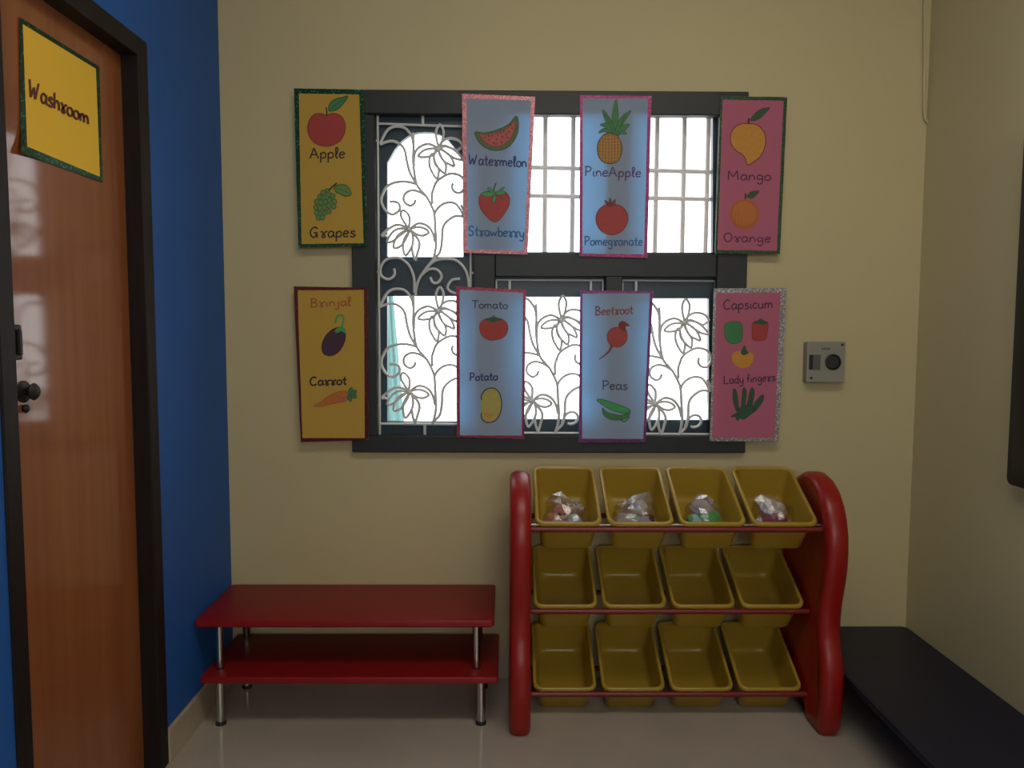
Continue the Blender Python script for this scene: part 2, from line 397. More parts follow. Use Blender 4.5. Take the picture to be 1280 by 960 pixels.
# second window, behind the photographer
w2 = tag(empty('window_2', (.45, YF-.1, 1.2)), 'window in the wall behind the camera', kind='structure')
for a in ((-.35, 1.25, YF-.1, YF-.04, 1.2, 1.25), (-.35, 1.25, YF-.1, YF-.04, 2.45, 2.5), (-.35, -.3, YF-.1, YF-.04, 1.25, 2.45), (1.2, 1.25, YF-.1, YF-.04, 1.25, 2.45), (.43, .47, YF-.1, YF-.04, 1.25, 2.45)):
    obj('frame_rail', bx(*a), FRAME, w2)

# outside: paved yard and a pale teal hanging sheet at the left of the window
PAVE = mat('sunlit_concrete', (.55, .54, .50), .8, var=.1, vscale=3)
tag(obj('yard_ground', bx(-12, 12, YB+.22, 25, -.75, -.65), PAVE), 'pale concrete yard outside the window', kind='structure')
TEAL = paper('teal_sheet', (.13, .22, .22), (.12, .20, .20), .1)
bm = nb(); rows = 9; cols = 12; grid = []
for i in range(rows+1):
    t = i/rows; L = 474; Rr = 490+17*t
    grid.append([bm.verts.new(onY(L+(Rr-L)*j/cols, 348+194*t, 2.935) + Vector((0, .008*math.sin(j*1.9+t), 0))) for j in range(cols+1)])
for i in range(rows):
    for j in range(cols): bm.faces.new((grid[i][j], grid[i][j+1], grid[i+1][j+1], grid[i+1][j]))
q = onY(474, 348, 2.935); sh = tag(empty('outdoor_sheet', (q.x, 2.935, q.z)), 'pale teal sheet hanging outside lower left window pane', 'sheet')
obj('sheet_cloth', bm, TEAL, sh, smooth=True)
obj('hanging_rail', bx(-.62, onY(496, 348, 2.935).x, YO-.001, 2.948, q.z-.004, q.z+.012), GRIL, sh)

# ------------------------------------------------------------------ pen strokes and flat drawings
GL = {  # polylines in units of cap height, baseline 0; (advance, strokes)
'A': (.8, [[(0,0),(.32,1)], [(.32,1),(.68,0)], [(.13,.36),(.56,.36)]]),
'P': (.68, [[(.08,0),(.1,1)], [(.0,.96),(.35,1.0),(.55,.8),(.4,.52),(.1,.46)]]),
'G': (.85, [[(.62,.82),(.4,1),(.12,.8),(.02,.42),(.2,.05),(.45,.08),(.5,.4)], [(.3,.45),(.52,.45),(.6,.0)]]),
'W': (1.0, [[(0,1),(.1,0)], [(.1,0),(.38,.65)], [(.38,.65),(.5,0)], [(.5,0),(.8,1)]]),
'S': (.7, [[(.55,.85),(.35,1),(.08,.85),(.14,.58),(.42,.45),(.52,.2),(.3,0),(.02,.12)]]),
'M': (1.0, [[(.05,0),(.1,1)], [(.1,1),(.42,.35)], [(.42,.35),(.75,1)], [(.75,1),(.82,0)]]),
'O': (.85, [[(.35,1),(.08,.75),(.05,.35),(.3,0),(.6,.2),(.66,.62),(.5,.95),(.3,.98)]]),
'B': (.72, [[(.08,0),(.1,1)], [(0,.98),(.38,.98),(.5,.78),(.35,.56),(.1,.52)], [(.1,.52),(.45,.48),(.58,.25),(.4,.02),(.0,.02)]]),
'C': (.75, [[(.6,.85),(.38,1),(.1,.78),(.02,.4),(.2,.04),(.45,.04),(.62,.18)]]),
'T': (.75, [[(0,.98),(.68,.98)], [(.34,.98),(.32,0)]]),
'L': (.7, [[(.08,1),(.08,.02)], [(.08,.02),(.58,.04)]]),
'a': (.62, [[(.46,.48),(.24,.58),(.05,.38),(.08,.08),(.28,.02),(.46,.3)], [(.48,.56),(.47,.12),(.6,.03)]]),
'b': (.58, [[(.06,1),(.06,0)], [(.06,.3),(.28,.55),(.48,.35),(.38,.05),(.08,.04)]]),
'c': (.52, [[(.42,.48),(.22,.58),(.04,.35),(.12,.05),(.42,.08)]]),
'd': (.62, [[(.44,.46),(.22,.56),(.04,.32),(.16,.02),(.4,.14)], [(.47,1),(.47,0),(.56,.0)]]),
'e': (.56, [[(.06,.3),(.42,.36),(.36,.55),(.16,.55),(.03,.3),(.14,.02),(.44,.1)]]),
'f': (.46, [[(.42,.92),(.26,1),(.18,.8),(.18,0)], [(.02,.52),(.36,.54)]]),
'g': (.62, [[(.44,.46),(.22,.56),(.05,.34),(.18,.08),(.42,.2)], [(.46,.54),(.46,-.2),(.26,-.4),(.04,-.26)]]),
'h': (.6, [[(.06,1),(.06,0)], [(.06,.3),(.26,.55),(.44,.4),(.46,0)]]),
'i': (.28, [[(.08,.52),(.1,.06),(.2,.02)], [(.08,.76),(.1,.8)]]),
'j': (.36, [[(.2,.54),(.2,-.2),(.06,-.38),(-.08,-.26)], [(.2,.76),(.22,.8)]]),
'l': (.34, [[(.04,.1),(.2,.6),(.24,.94),(.1,1.0),(.08,.7),(.1,.1),(.28,.02)]]),
'm': (.9, [[(.05,.54),(.07,0)], [(.07,.34),(.22,.55),(.36,.42),(.37,0)], [(.37,.34),(.54,.55),(.7,.4),(.74,.02)]]),
'n': (.6, [[(.05,.54),(.07,0)], [(.07,.34),(.24,.56),(.42,.4),(.46,.02)]]),
'o': (.56, [[(.24,.56),(.04,.38),(.06,.1),(.26,0),(.46,.16),(.44,.46),(.24,.56)]]),
'p': (.6, [[(.07,.54),(.06,-.42)], [(.06,.3),(.24,.56),(.46,.42),(.4,.06),(.08,.06)]]),
'r': (.58, [[(.0,.5),(.12,.56),(.24,.3),(.36,.08),(.24,-.02),(.12,.1),(.26,.34),(.44,.56),(.54,.5)]]),
's': (.52, [[(.42,.46),(.24,.57),(.08,.42),(.24,.3),(.42,.16),(.26,0),(.02,.06)]]),
't': (.46, [[(.2,.92),(.18,.1),(.38,.03)], [(.0,.56),(.38,.6)]]),
'u': (.6, [[(.04,.54),(.06,.14),(.24,0),(.44,.2)], [(.44,.54),(.46,.05),(.56,.02)]]),
'w': (.78, [[(.02,.54),(.14,.02)], [(.14,.02),(.34,.42)], [(.34,.42),(.48,.02)], [(.48,.02),(.66,.54)]]),
'y': (.6, [[(.04,.54),(.1,.16),(.26,.06),(.44,.22)], [(.46,.54),(.44,-.2),(.24,-.42),(.02,-.28)]]),
' ': (.3, []),
}
class Ink:
    """flat marks on a sheet: all points are 2-D sheet points mapped by fn(x, y, lift)"""
    def __init__(s, fn): s.bm = nb(); s.fn = fn; s.mats = []; s.k = 0; s.base = 1.0
    def mi(s, m):
        if m not in s.mats: s.mats.append(m)
        return s.mats.index(m)
    def line(s, pts, w, m, closed=False, sub=4, taper=False):
        lift = s.base + s.k*.06; s.k += 1
        q = crom([(p[0], p[1], 0) for p in pts], sub, closed); n = len(q); mi = s.mi(m)
        A = []
        for i in range(n):
            a = q[(i-1) % n] if (closed or i) else q[i]; b = q[(i+1) % n] if (closed or i < n-1) else q[i]
            t = b-a; t = t.normalized() if t.length > 1e-9 else Vector((1,0,0)); nn = Vector((-t.y, t.x, 0))
            ww = w*.5*(1-.75*i/n if taper else 1)
            A.append((s.bm.verts.new(s.fn(q[i].x+nn.x*ww, q[i].y+nn.y*ww, lift)), s.bm.verts.new(s.fn(q[i].x-nn.x*ww, q[i].y-nn.y*ww, lift))))
        for i in range(n if closed else n-1):
            a, b = A[i], A[(i+1) % n]
            f = s.bm.faces.new((a[0], a[1], b[1], b[0])); f.material_index = mi
    def fill(s, pts, m, outline=None, w=1.0, sub=4, smooth=True):
        lift = s.base + s.k*.06; s.k += 1
        q = crom([(p[0], p[1], 0) for p in pts], sub, True) if smooth else [Vector((p[0], p[1], 0)) for p in pts]
        f = s.bm.faces.new([s.bm.verts.new(s.fn(p.x, p.y, lift)) for p in q]); f.material_index = s.mi(m)
        bmesh.ops.triangulate(s.bm, faces=[f])
        if outline: s.line(pts, w, outline, True, sub)
    def ell(s, cx, cy, rx, ry, m, outline=None, w=1.0, rot=0, n=12):
        c, t = math.cos(rot), math.sin(rot)
        P = [(cx+rx*math.cos(a)*c-ry*math.sin(a)*t, cy+rx*math.cos(a)*t+ry*math.sin(a)*c) for a in [2*math.pi*i/n for i in range(n)]]
        s.fill(P, m, outline, w, 2)
    def word(s, txt, x0, y0, x1, y1, h, w, m, h1=None):
        adv = [GL[c][0] for c in txt]; tot = sum(adv)-.1; L = math.hypot(x1-x0, y1-y0); sx = L/(tot*h)
        ux, uy = (x1-x0)/L, (y1-y0)/L; cur = 0; lift = s.base+.5
        for c, a in zip(txt, adv):
            t = cur/tot; hh = h if h1 is None else h+(h1-h)*t
            for st in GL[c][1]:
                P = [(x0+ux*(cur+p[0])*h*sx - (0)*p[1], y0+uy*(cur+p[0])*h*sx - p[1]*hh) for p in st]
                s.k = min(s.k, 8)
                s.line(P, w, m, False, 4)
            cur += a
    def done(s, name, parent): return obj(name, s.bm, s.mats, parent)

def ink(name, col, rough=.6): return mat(name, col, rough, var=.08, vscale=80)
K_DARK = ink('ink_dark_brown', (.035, .018, .012)); K_BLACK = ink('ink_black', (.012, .012, .012)); K_NAVY = ink('ink_navy', (.035, .04, .17))
K_BLUE = ink('ink_blue', (.03, .13, .34)); K_PUR = ink('ink_purple', (.10, .045, .16)); K_SLATE = ink('ink_slate', (.06, .08, .13))
K_PINK = ink('ink_plum', (.085, .02, .07)); K_ORB = ink('ink_orange_brown', (.42, .10, .03)); K_RUST = ink('ink_rust', (.28, .07, .05))
K_WASH = ink('ink_marker_brown', (.13, .022, .010))
C_RED = ink('crayon_red', (.42, .045, .035)); C_REDD = ink('crayon_dark_red', (.22, .025, .02)); C_GRN = ink('crayon_green', (.05, .22, .07)); C_GRD = ink('crayon_dark_green', (.025, .09, .035))
C_LIME = ink('crayon_grape_green', (.13, .27, .06)); C_ORG = ink('crayon_orange', (.55, .16, .025)); C_AMB = ink('crayon_amber', (.62, .27, .03)); C_BRN = ink('crayon_brown', (.30, .15, .035))
C_AUB = ink('crayon_aubergine', (.06, .018, .045)); C_POT = ink('crayon_potato', (.45, .38, .09)); C_PINKF = ink('crayon_melon', (.50, .10, .08)); C_BEET = ink('crayon_beet', (.40, .06, .05))
C_OLV = ink('crayon_olive', (.10, .14, .05)); C_BRT = ink('crayon_bright_green', (.05, .36, .10)); C_ORD = ink('crayon_deep_orange', (.48, .12, .02))

PAP_Y = paper('yellow_chart_paper', (.56, .35, .07), (.04, .025, .004))
PAP_B = paper('blue_chart_paper', (.30, .36, .46), (.020, .095, .20))
PAP_P = paper('pink_chart_paper', (.50, .15, .22), (.03, .008, .012))
PAP_W = paper('door_sign_paper', (.98, .60, .075), (.05, .03, .002))
T_GRN = glitter('green_glitter_tape', (.010, .055, .025), (.06, .36, .18), lo=.86)
T_PNK = glitter('pink_glitter_tape', (.36, .14, .15), (.75, .30, .32), (.06, .01, .015))
T_MAG = glitter('magenta_tape', (.20, .025, .09), (.40, .06, .18), (.05, .003, .02))
T_MAR = glitter('maroon_tape', (.10, .012, .016), (.20, .03, .035))
T_RED = glitter('red_tape', (.22, .02, .045), (.40, .06, .10), (.04, .002, .006))
T_VIO = glitter('violet_tape', (.13, .025, .11), (.25, .06, .2), (.03, .002, .02))
T_SIL = glitter('silver_tape', (.26, .245, .24), (.70, .65, .63))
T_OLV = glitter('dark_green_tape', (.03, .065, .03), (.06, .15, .06))

def poster(Q, inner, sheet, tape, label, draw, curl=.006):
    """Q outer corners TL TR BR BL, inner the same for the bare paper; both on the plane just in front of the window frame"""
    Y0 = 2.7665
    cxm = sum(q[0] for q in Q)/4; top = min(Q[0][1], Q[1][1]); bot = max(Q[2][1], Q[3][1]); hw = (Q[1][0]-Q[0][0])/2
    def fn(x, y, lift):
        t = (y-top)/(bot-top); u = (x-cxm)/hw
        yy = Y0 - curl*(t*t*1.2) - .0025*u*u*t - lift*.0005
        return onY(x, y, yy)
    base = onY(cxm, bot, Y0)
    root = tag(empty('chart_poster', base), label, 'poster', 'hand drawn fruit and vegetable posters across the window')
    def bil(C, u, v):
        return ((C[0][0]*(1-u)+C[1][0]*u)*(1-v)+(C[3][0]*(1-u)+C[2][0]*u)*v, (C[0][1]*(1-u)+C[1][1]*u)*(1-v)+(C[3][1]*(1-u)+C[2][1]*u)*v)
    bm = nb(); nu, nv = 8, 14
    g = [[bm.verts.new(fn(*bil(Q, i/nu, j/nv), 0)) for i in range(nu+1)] for j in range(nv+1)]
    for j in range(nv):
        for i in range(nu): bm.faces.new((g[j][i], g[j+1][i], g[j+1][i+1], g[j][i+1]))
    obj('paper_sheet', bm, sheet, root, smooth=True)
    # four tape strips, one thin frame
    for a in range(4):
        b = (a+1) % 4; bm = nb(); n = 14; prev = None
        for i in range(n+1):
            t = i/n
            po = (Q[a][0]*(1-t)+Q[b][0]*t, Q[a][1]*(1-t)+Q[b][1]*t); pi = (inner[a][0]*(1-t)+inner[b][0]*t, inner[a][1]*(1-t)+inner[b][1]*t)
            wob = random.uniform(-.35, .35)
            cur = (bm.verts.new(fn(po[0]+wob*.6, po[1]+wob*.6, .5)), bm.verts.new(fn(pi[0]+wob*.5, pi[1]+wob*.5, .5)))
            if prev: bm.faces.new((prev[0], prev[1], cur[1], cur[0]))
            prev = cur
        obj('tape_strip', bm, tape, root)
    draw(fn, root)
    return root
def stroke_part(fn, root, name, f):
    k = Ink(fn); f(k); return k.done(name, root)

def words(fn, root, L):
    for w in L:
        k = Ink(fn); k.word(*w); k.done('lettering', root)

def d_apple(fn, root):
    def a(k):
        k.fill([(408,144),(401,142),(393,143),(387,150),(384.5,160),(387,171),(394,179),(404,182.5),(414,182),(424,177),(430,168),(431.5,157),(428,147),(420,142),(413,142)], C_RED, C_REDD, 1.1)
        k.line([(408.5,145),(408.5,140),(407.5,134)], 1.6, K_DARK)
        k.fill([(411,138),(412,130),(419,124),(427,122),(435,120),(431,127),(424,135),(417,138.5)], C_GRN, C_GRD, 1.2)
        k.line([(413,137),(422,129),(433,121)], .7, C_GRD)
    stroke_part(fn, root, 'apple_drawing', a)
    def g(k):
        for (x, y) in [(409,239),(404,241),(400,246),(405,247),(411,243),(416,245),(396,252),(401,253),(407,252),(412,250),(418,252),(395,259),(400,260),(405,259),(411,257),(417,258),(396,266),(401,267),(406,266),(411,264),(398,272),(403,272)]:
            k.ell(x, y, 3.1, 3.3, C_LIME, C_GRD, .8, n=8)
        k.line([(411,238),(416,233),(421,229)], 2, K_DARK)
        k.fill([(418,234),(424,231),(431,231),(436,235),(439,243),(432,245),(425,242),(420,240)], C_LIME, C_GRD, 1)
        k.line([(419,235),(428,238),(437,242)], .7, C_GRD)
    stroke_part(fn, root, 'grapes_drawing', g)
    words(fn, root, [('Apple', 387.5, 198, 431, 197.5, 13, 1.8, K_DARK), ('Grapes', 387.5, 297, 444, 296, 13, 1.9, K_DARK)])
def d_melon(fn, root):
    def a(k):
        k.fill([(594,165),(596,173),(602,181),(612,187),(624,188),(635,184),(643,175),(647.5,164),(648,152),(645,145),(636,155),(622,162),(606,166)], C_OLV, C_GRD, 1)
        k.fill([(600,167),(604,175),(613,181.5),(624,182.5),(633,178),(640,170),(643,160),(643,151),(634,160),(620,166),(608,168.5)], C_PINKF, C_REDD, .6)
        for i, (x, y) in enumerate([(606,172),(611,175),(617,179),(615,170),(621,174),(627,178),(622,168),(628,171),(634,172),(630,164),(636,165),(640,160),(638,156),(611,170),(626,166),(620,180),(633,168)]):
            k.ell(x, y, .9, 1.2, K_DARK, n=6)
    stroke_part(fn, root, 'watermelon_drawing', a)
    def s(k):
        k.fill([(618,240),(609,239),(601,243),(598.5,251),(601,261),(607,269),(613,275),(619,277.5),(625,274),(631,266),(636,257),(637,248),(633,241),(626,239)], C_RED, C_REDD, 1)
        for a_ in [[(618,243),(609,246),(601,242),(610,240)], [(618,243),(610,237),(611,234),(617,238)], [(618,243),(626,236),(631,234),(624,240)], [(618,243),(628,243),(632,240),(625,238)], [(618,243),(616,250),(617,254),(620,248)], [(619,243),(627,247),(630,250),(622,244)]]:
            k.fill(a_, C_BRT, C_GRD, .6)
        k.line([(617,240),(618,234),(620,229)], 1.6, C_GRD)
    stroke_part(fn, root, 'strawberry_drawing', s)
    words(fn, root, [('Watermelon', 586.5, 205.5, 658, 209, 12.5, 1.8, K_NAVY), ('Strawberry', 585.5, 294.5, 655, 296.5, 12, 1.8, K_BLUE)])
def d_pine(fn, root):
    def a(k):
        for P in [[(766,166),(765,145),(770,124),(773,145),(771,165)], [(766,166),(757,152),(753,137),(762,147),(769,164)], [(768,166),(776,147),(789,138),(783,148),(772,166)], [(766,168),(758,160),(750,156),(760,154),(768,165)], [(770,168),(776,158),(787,155),(780,164),(772,170)],
                  [(765,170),(757,165),(748,166),(756,160),(766,167)], [(771,170),(779,163),(783,168),(776,167),(771,172)], [(767,168),(760,150),(755,143),(764,152),(769,166)], [(768,168),(774,150),(782,142),(778,152),(771,168)]]:
            k.fill(P, C_GRN, C_GRD, .7)
        k.fill([(762,166),(754,169),(748,177),(746.5,187),(749,197),(755,203),(762,204.5),(770,203),(775,197),(777.5,187),(776,177),(771,169)], C_BRN, K_DARK, .9)
        for i in range(8):
            y = 171+i*4; hw = 14.5*math.sqrt(max(.05, 1-((y-186)/20)**2)); k.line([(762-hw, y), (762, y+1), (762+hw, y)], .7, C_AMB)
        for i in range(7):
            x = 751+i*3.8; hh = 17.5*math.sqrt(max(.05, 1-((x-762)/16.5)**2)); k.line([(x, 186-hh), (x+.5, 186), (x, 186+hh)], .7, C_AMB)
    stroke_part(fn, root, 'pineapple_drawing', a)
    def p(k):
        k.fill([(762,256),(755,257),(748,263),(745,271),(746,280),(751,288),(759,292.5),(768,293),(777,289),(783,281),(785,272),(782,263),(775,257),(768,255.5)], C_RED, C_REDD, 1.1)
        k.fill([(759,257),(756,250),(761,253),(762.5,247),(765,253),(769,249),(768,257)], C_REDD, K_DARK, .6, smooth=False)
    stroke_part(fn, root, 'pomegranate_drawing', p)
    words(fn, root, [('PineApple', 731, 220, 801, 221.5, 12, 1.6, K_PUR), ('Pomegranate', 730.5, 306.5, 803, 307, 11, 1.6, K_BLUE)])
def d_mango(fn, root):
    def a(k):
        k.fill([(936,154.5),(926,155),(917,161),(913,171),(914.5,181),(920,188),(928,193),(932,199),(934,206),(941,203),(950,196),(956,184),(957,172),(953,162),(946,156)], C_AMB, C_REDD, 1.2)
        k.line([(935.5,155),(936,148)], 2.4, K_DARK)
        k.fill([(938,151),(942,144),(950,137),(962,134.5),(956,142),(948,149)], C_GRD, K_DARK, .7)
    stroke_part(fn, root, 'mango_drawing', a)
    def o(k):
        k.ell(930.5, 268, 18.5, 19, C_ORD)
        k.ell(930.5, 267, 15, 15.5, C_ORG)
        k.line([(932,249),(932,242)], 2.2, K_DARK)
        k.fill([(934,246),(937,241),(942,239),(949,239),(944,245),(939,248)], C_GRD, K_DARK, .6)
    stroke_part(fn, root, 'orange_drawing', o)
    words(fn, root, [('Mango', 909.5, 225, 963, 225.5, 11.5, 1.6, K_PINK), ('Orange', 904.5, 302, 963, 303, 11, 1.5, K_PINK)])
def d_brinjal(fn, root):
    def b(k):
        k.fill([(424,409),(415,412),(407,420),(402.5,430),(403,440),(409,444.5),(417,444),(425,438),(430.5,428),(432,418),(430,411)], C_AUB, K_BLACK, .8)
        k.fill([(418,414),(424,409),(431,410),(432,417),(427,414),(422,416)], C_BRT)
        k.line([(426,411),(429,403),(429,396),(425,394),(421,397),(419,404)], 2.6, C_BRT)
    stroke_part(fn, root, 'brinjal_drawing', b)
    def c(k):
        k.fill([(392,508),(400,503),(411,495),(422,490),(431,489),(437,493),(436,499),(428,502),(414,505),(402,508)], C_ORG, K_RUST, .7)
        for P in [[(436,494),(436,487),(440,484),(441,491)], [(437,494),(443,487),(446,490),(441,494)], [(437,495),(445,493),(445,498),(440,497)], [(436,494),(440,498),(438,502),(434,497)]]: k.fill(P, C_GRN, C_GRD, .6)
        for x, y in [(405,502),(413,499),(421,495),(428,497)]: k.line([(x, y), (x+3, y+2)], .6, K_RUST)
    stroke_part(fn, root, 'carrot_drawing', c)
    words(fn, root, [('Brinjal', 388, 384, 438, 382, 10.5, 1.6, K_ORB), ('Carrot', 387.5, 482, 433, 480.5, 10.5, 2.0, K_BLACK)])
def d_tomato(fn, root):
    def t(k):
        k.fill([(617,399),(608,398),(601,403),(599.5,411),(603,420),(611,425),(620,425),(629,422),(634.5,414),(634,405),(628,399),(622,398)], C_RED, C_REDD, .7)
        k.fill([(606,400),(612,397),(617,396),(622,397),(628,400),(622,401),(616,403),(611,401)], C_GRD)
        k.line([(616,398),(617,394)], 1.6, C_GRD)
    stroke_part(fn, root, 'tomato_drawing', t)
    def p(k):
        k.fill([(614,485),(606,488),(601.5,496),(604,505),(603,513),(601.5,521),(606,527),(613,528),(621,524),(626,514),(627,502),(624,491),(619,486)], C_POT, K_BLACK, 1.3)
        k.fill([(612,508),(607,513),(606,520),(611,523),(616,518),(616,511)], C_AMB)
    stroke_part(fn, root, 'potato_drawing', p)
    words(fn, root, [('Tomato', 590, 385, 634, 386, 9.5, 1.5, K_SLATE), ('Potato', 587, 476, 621.5, 475, 9.5, 1.8, K_NAVY)])
def d_beet(fn, root):
    def b(k):
        k.fill([(772,409),(764,411),(759,418),(760,427),(764,432),(771,434),(778,432),(783.5,425),(783.5,415),(780,410)], C_BEET, C_REDD, .7)
        k.line([(765,431),(762,438),(756,444),(749,449)], 3.4, C_REDD, taper=True)
        k.fill([(774,411),(774,404),(779,401.5),(787,407),(782,408),(782,414)], C_REDD, K_RUST, .8)
    stroke_part(fn, root, 'beetroot_drawing', b)
    def p(k):
        k.fill([(746,500),(752,499),(764,503),(776,507),(787,512),(786,516),(776,516),(764,512),(753,506)], C_BRT, C_GRD, .9)
        k.fill([(753,510),(758,515),(768,518),(778,519),(788,514),(784,522),(774,525),(763,524),(755,519)], C_GRN, C_GRD, .9)
        k.line([(775,524),(781,527),(787,521)], 1.4, C_GRD); k.line([(778,522),(784,526)], 1.2, C_BRT)
    stroke_part(fn, root, 'peas_drawing', p)
    words(fn, root, [('Beetroot', 744, 394, 791, 392, 10.5, 1.5, K_RUST), ('Peas', 753, 487, 784, 487, 11, 1.6, K_SLATE)])
def d_caps(fn, root):
    def c1(k):
        k.fill([(906,406),(911,403),(918,402),(925,403),(928,409),(928,420),(926,427),(918,429.5),(911,428),(906.5,421),(905.5,413)], C_GRN, C_GRD, .7)
    def c2(k):
        k.fill([(941,403),(948,401),(955,401),(960,404),(959.5,414),(957,424),(949,426),(941,424),(940,414)], C_RED, C_REDD, .7)
        k.fill([(942,404),(948,400),(951,398),(956,401),(960,404),(953,406),(948,405)], C_GRD)
    def c3(k):
        k.fill([(930,440),(922,439),(916,442),(915,449),(919,456),(927,460),(936,458),(941,451),(942,444),(938,440)], C_AMB)
        k.fill([(926,441),(929,434),(931,432),(933,437),(936,441),(930,444)], C_GRD)
    for q in (c1, c2, c3): stroke_part(fn, root, 'capsicum_drawing', q)
    def l(k):
        for P in [[(920,513),(916,498),(917,486),(921,490),(923,505),(925,518)], [(926,518),(927,500),(929,485),(933,489),(932,505),(931,519)], [(932,518),(935,500),(939,485),(943,489),(941,503),(937,516)], [(936,517),(943,504),(952,494),(955,496),(952,504),(944,514)],
                  [(921,515),(928,508),(938,507),(943,513),(936,520),(930,524),(924,522)], [(914,521),(919,517),(925,519),(922,526),(919,521)]]:
            k.fill(P, C_GRD, K_BLACK, .5)
    stroke_part(fn, root, 'ladyfinger_drawing', l)
    words(fn, root, [('Capsicum', 904.5, 387, 966, 385, 12, 1.6, K_PINK), ('Lady fingers', 904.5, 480, 969, 476, 10, 1.5, K_PINK)])

poster([(367.5,110.5),(455,112),(459,307.5),(373,309.5)], [(373.5,117),(449,118),(454.5,304),(377,305)], PAP_Y, T_GRN, 'yellow poster with red apple and green grapes, green glitter border', d_apple)
poster([(577.5,117),(669,121),(659.5,318),(579,316)], [(583,123),(664,125.5),(655,313),(584.5,312.5)], PAP_B, T_PNK, 'pale blue poster with watermelon slice and strawberry, pink glitter border', d_melon)
poster([(725,119),(814.5,120),(809,322.5),(724,320)], [(728.5,123),(810,123),(805,318),(728,317)], PAP_B, T_MAG, 'pale blue poster with pineapple and pomegranate, magenta border', d_pine, .004)
poster([(901,120),(984,121.5),(975,317.5),(894,317)], [(903.5,124.5),(979.5,126),(971,313.5),(897,312.5)], PAP_P, T_OLV, 'pink poster with mango and orange, dark green border', d_mango)
poster([(367,358),(460,359.5),(460.5,550),(376,552.5)], [(372,363),(455,362.5),(456,547.5),(378,547.5)], PAP_Y, T_MAR, 'yellow poster with purple brinjal and carrot, maroon border', d_brinjal)
poster([(570,358),(657.5,362.5),(655,548.5),(571,546)], [(574.5,362),(654,366),(652,544.5),(575,544)], PAP_B, T_RED, 'pale blue poster with tomato and potato, red border', d_tomato)
poster([(725,363),(816.5,364),(807,552.5),(723.5,553)], [(728,367),(812.5,366.5),(804,548.5),(727.5,548.5)], PAP_B, T_VIO, 'pale blue poster with beetroot and peas, violet border', d_beet)
poster([(892,360.5),(983.5,360),(973,551.5),(887,551.5)], [(895.5,366.5),(976,365.5),(968,547.5),(890,547)], PAP_P, T_SIL, 'pink poster with three capsicums and ladyfingers, silver border', d_caps)

# door sign
def sfn(x, y, lift):
    d = max(0, (60-x)/40)*max(0, (y-150)/50)      # lower left corner lifts away from the door
    return onX(x, y, XD+.003+lift*.0006+.018*d*d)
SQ = [(24.5,21),(124,83),(128.5,228),(26,191)]; SI = [(28.5,30),(120,86),(125,221),(34,183)]
root = tag(empty('door_sign', onX(75, 210, XD+.003)), 'yellow handwritten washroom sign with green tape on the brown door', 'sign')
bm = nb(); n = 10
def bil(C, u, v): return ((C[0][0]*(1-u)+C[1][0]*u)*(1-v)+(C[3][0]*(1-u)+C[2][0]*u)*v, (C[0][1]*(1-u)+C[1][1]*u)*(1-v)+(C[3][1]*(1-u)+C[2][1]*u)*v)
g = [[bm.verts.new(sfn(*bil(SQ, i/n, j/n), 0)) for i in range(n+1)] for j in range(n+1)]
for j in range(n):
    for i in range(n): bm.faces.new((g[j][i], g[j+1][i], g[j+1][i+1], g[j][i+1]))
obj('paper_sheet', bm, PAP_W, root, smooth=True)
for a in range(4):
    b = (a+1) % 4; bm = nb(); prev = None
    for i in range(13):
        t = i/12; po = (SQ[a][0]*(1-t)+SQ[b][0]*t, SQ[a][1]*(1-t)+SQ[b][1]*t); pi = (SI[a][0]*(1-t)+SI[b][0]*t, SI[a][1]*(1-t)+SI[b][1]*t)
        cur = (bm.verts.new(sfn(po[0], po[1], .5)), bm.verts.new(sfn(pi[0], pi[1], .5)))
        if prev: bm.faces.new((prev[0], prev[1], cur[1], cur[0]))
        prev = cur
    obj('tape_strip', bm, T_GRN, root)
k = Ink(sfn); k.word('Washroom', 37, 121, 111, 156, 22, 3.0, K_WASH, h1=17); k.done('lettering', root)

# ------------------------------------------------------------------ switch box on the back wall
c0, c1 = onY(1007.5, 478, YB-.04), onY(1057.5, 427, YB-.04)
sw = tag(empty('switch_box', ((c0.x+c1.x)/2, YB, c0.z)), 'square white socket and switch box beside the pink capsicum poster', 'switch box')
x0, x1, z0, z1 = c0.x, c1.x, c0.z, c1.z; yf = YB-.04
obj('box_body', bx(x0+.002, x1-.002, yf+.008, YB, z0+.002, z1-.002, bev=.003), IVORY, sw)
obj('face_plate', bx(x0, x1, yf, yf+.010, z0, z1, bev=.003), IVORY, sw)
def fp(px, py): q = onY(px, py, yf); return q.x, q.z
ax, az = fp(1011, 462); bx_, bz = fp(1025, 443.5)
obj('switch_recess', bx(ax, bx_, yf-.001, yf+.004, az, bz), BLACK, sw)
bm = nb(); mx = ax+(bx_-ax)*.36
vs = [bm.verts.new(p) for p in ((mx, yf-.001, az), (bx_, yf-.006, az), (bx_, yf-.006, bz), (mx, yf-.001, bz), (mx, yf+.002, az), (bx_, yf+.002, az), (bx_, yf+.002, bz), (mx, yf+.002, bz))]
for f in ((0,1,2,3),(4,7,6,5),(0,4,5,1),(1,5,6,2),(2,6,7,3),(3,7,4,0)): bm.faces.new([vs[i] for i in f])
GREYP = mat('grey_rocker', (.055, .05, .04), .4, var=.1)
obj('rocker_switch', bm, GREYP, sw)
cx, cz = fp(1041, 452.5)
bm = nb(); lathe(bm, [(.0285, 0), (.0285, -.004), (.024, -.005), (.022, -.001), (.002, -.001)], (cx, yf, cz), 'y', 28); obj('socket_ring', bm, BLACK, sw, smooth=True)
DGREY = mat('dark_grey_socket', (.028, .025, .028), .4, var=.1)
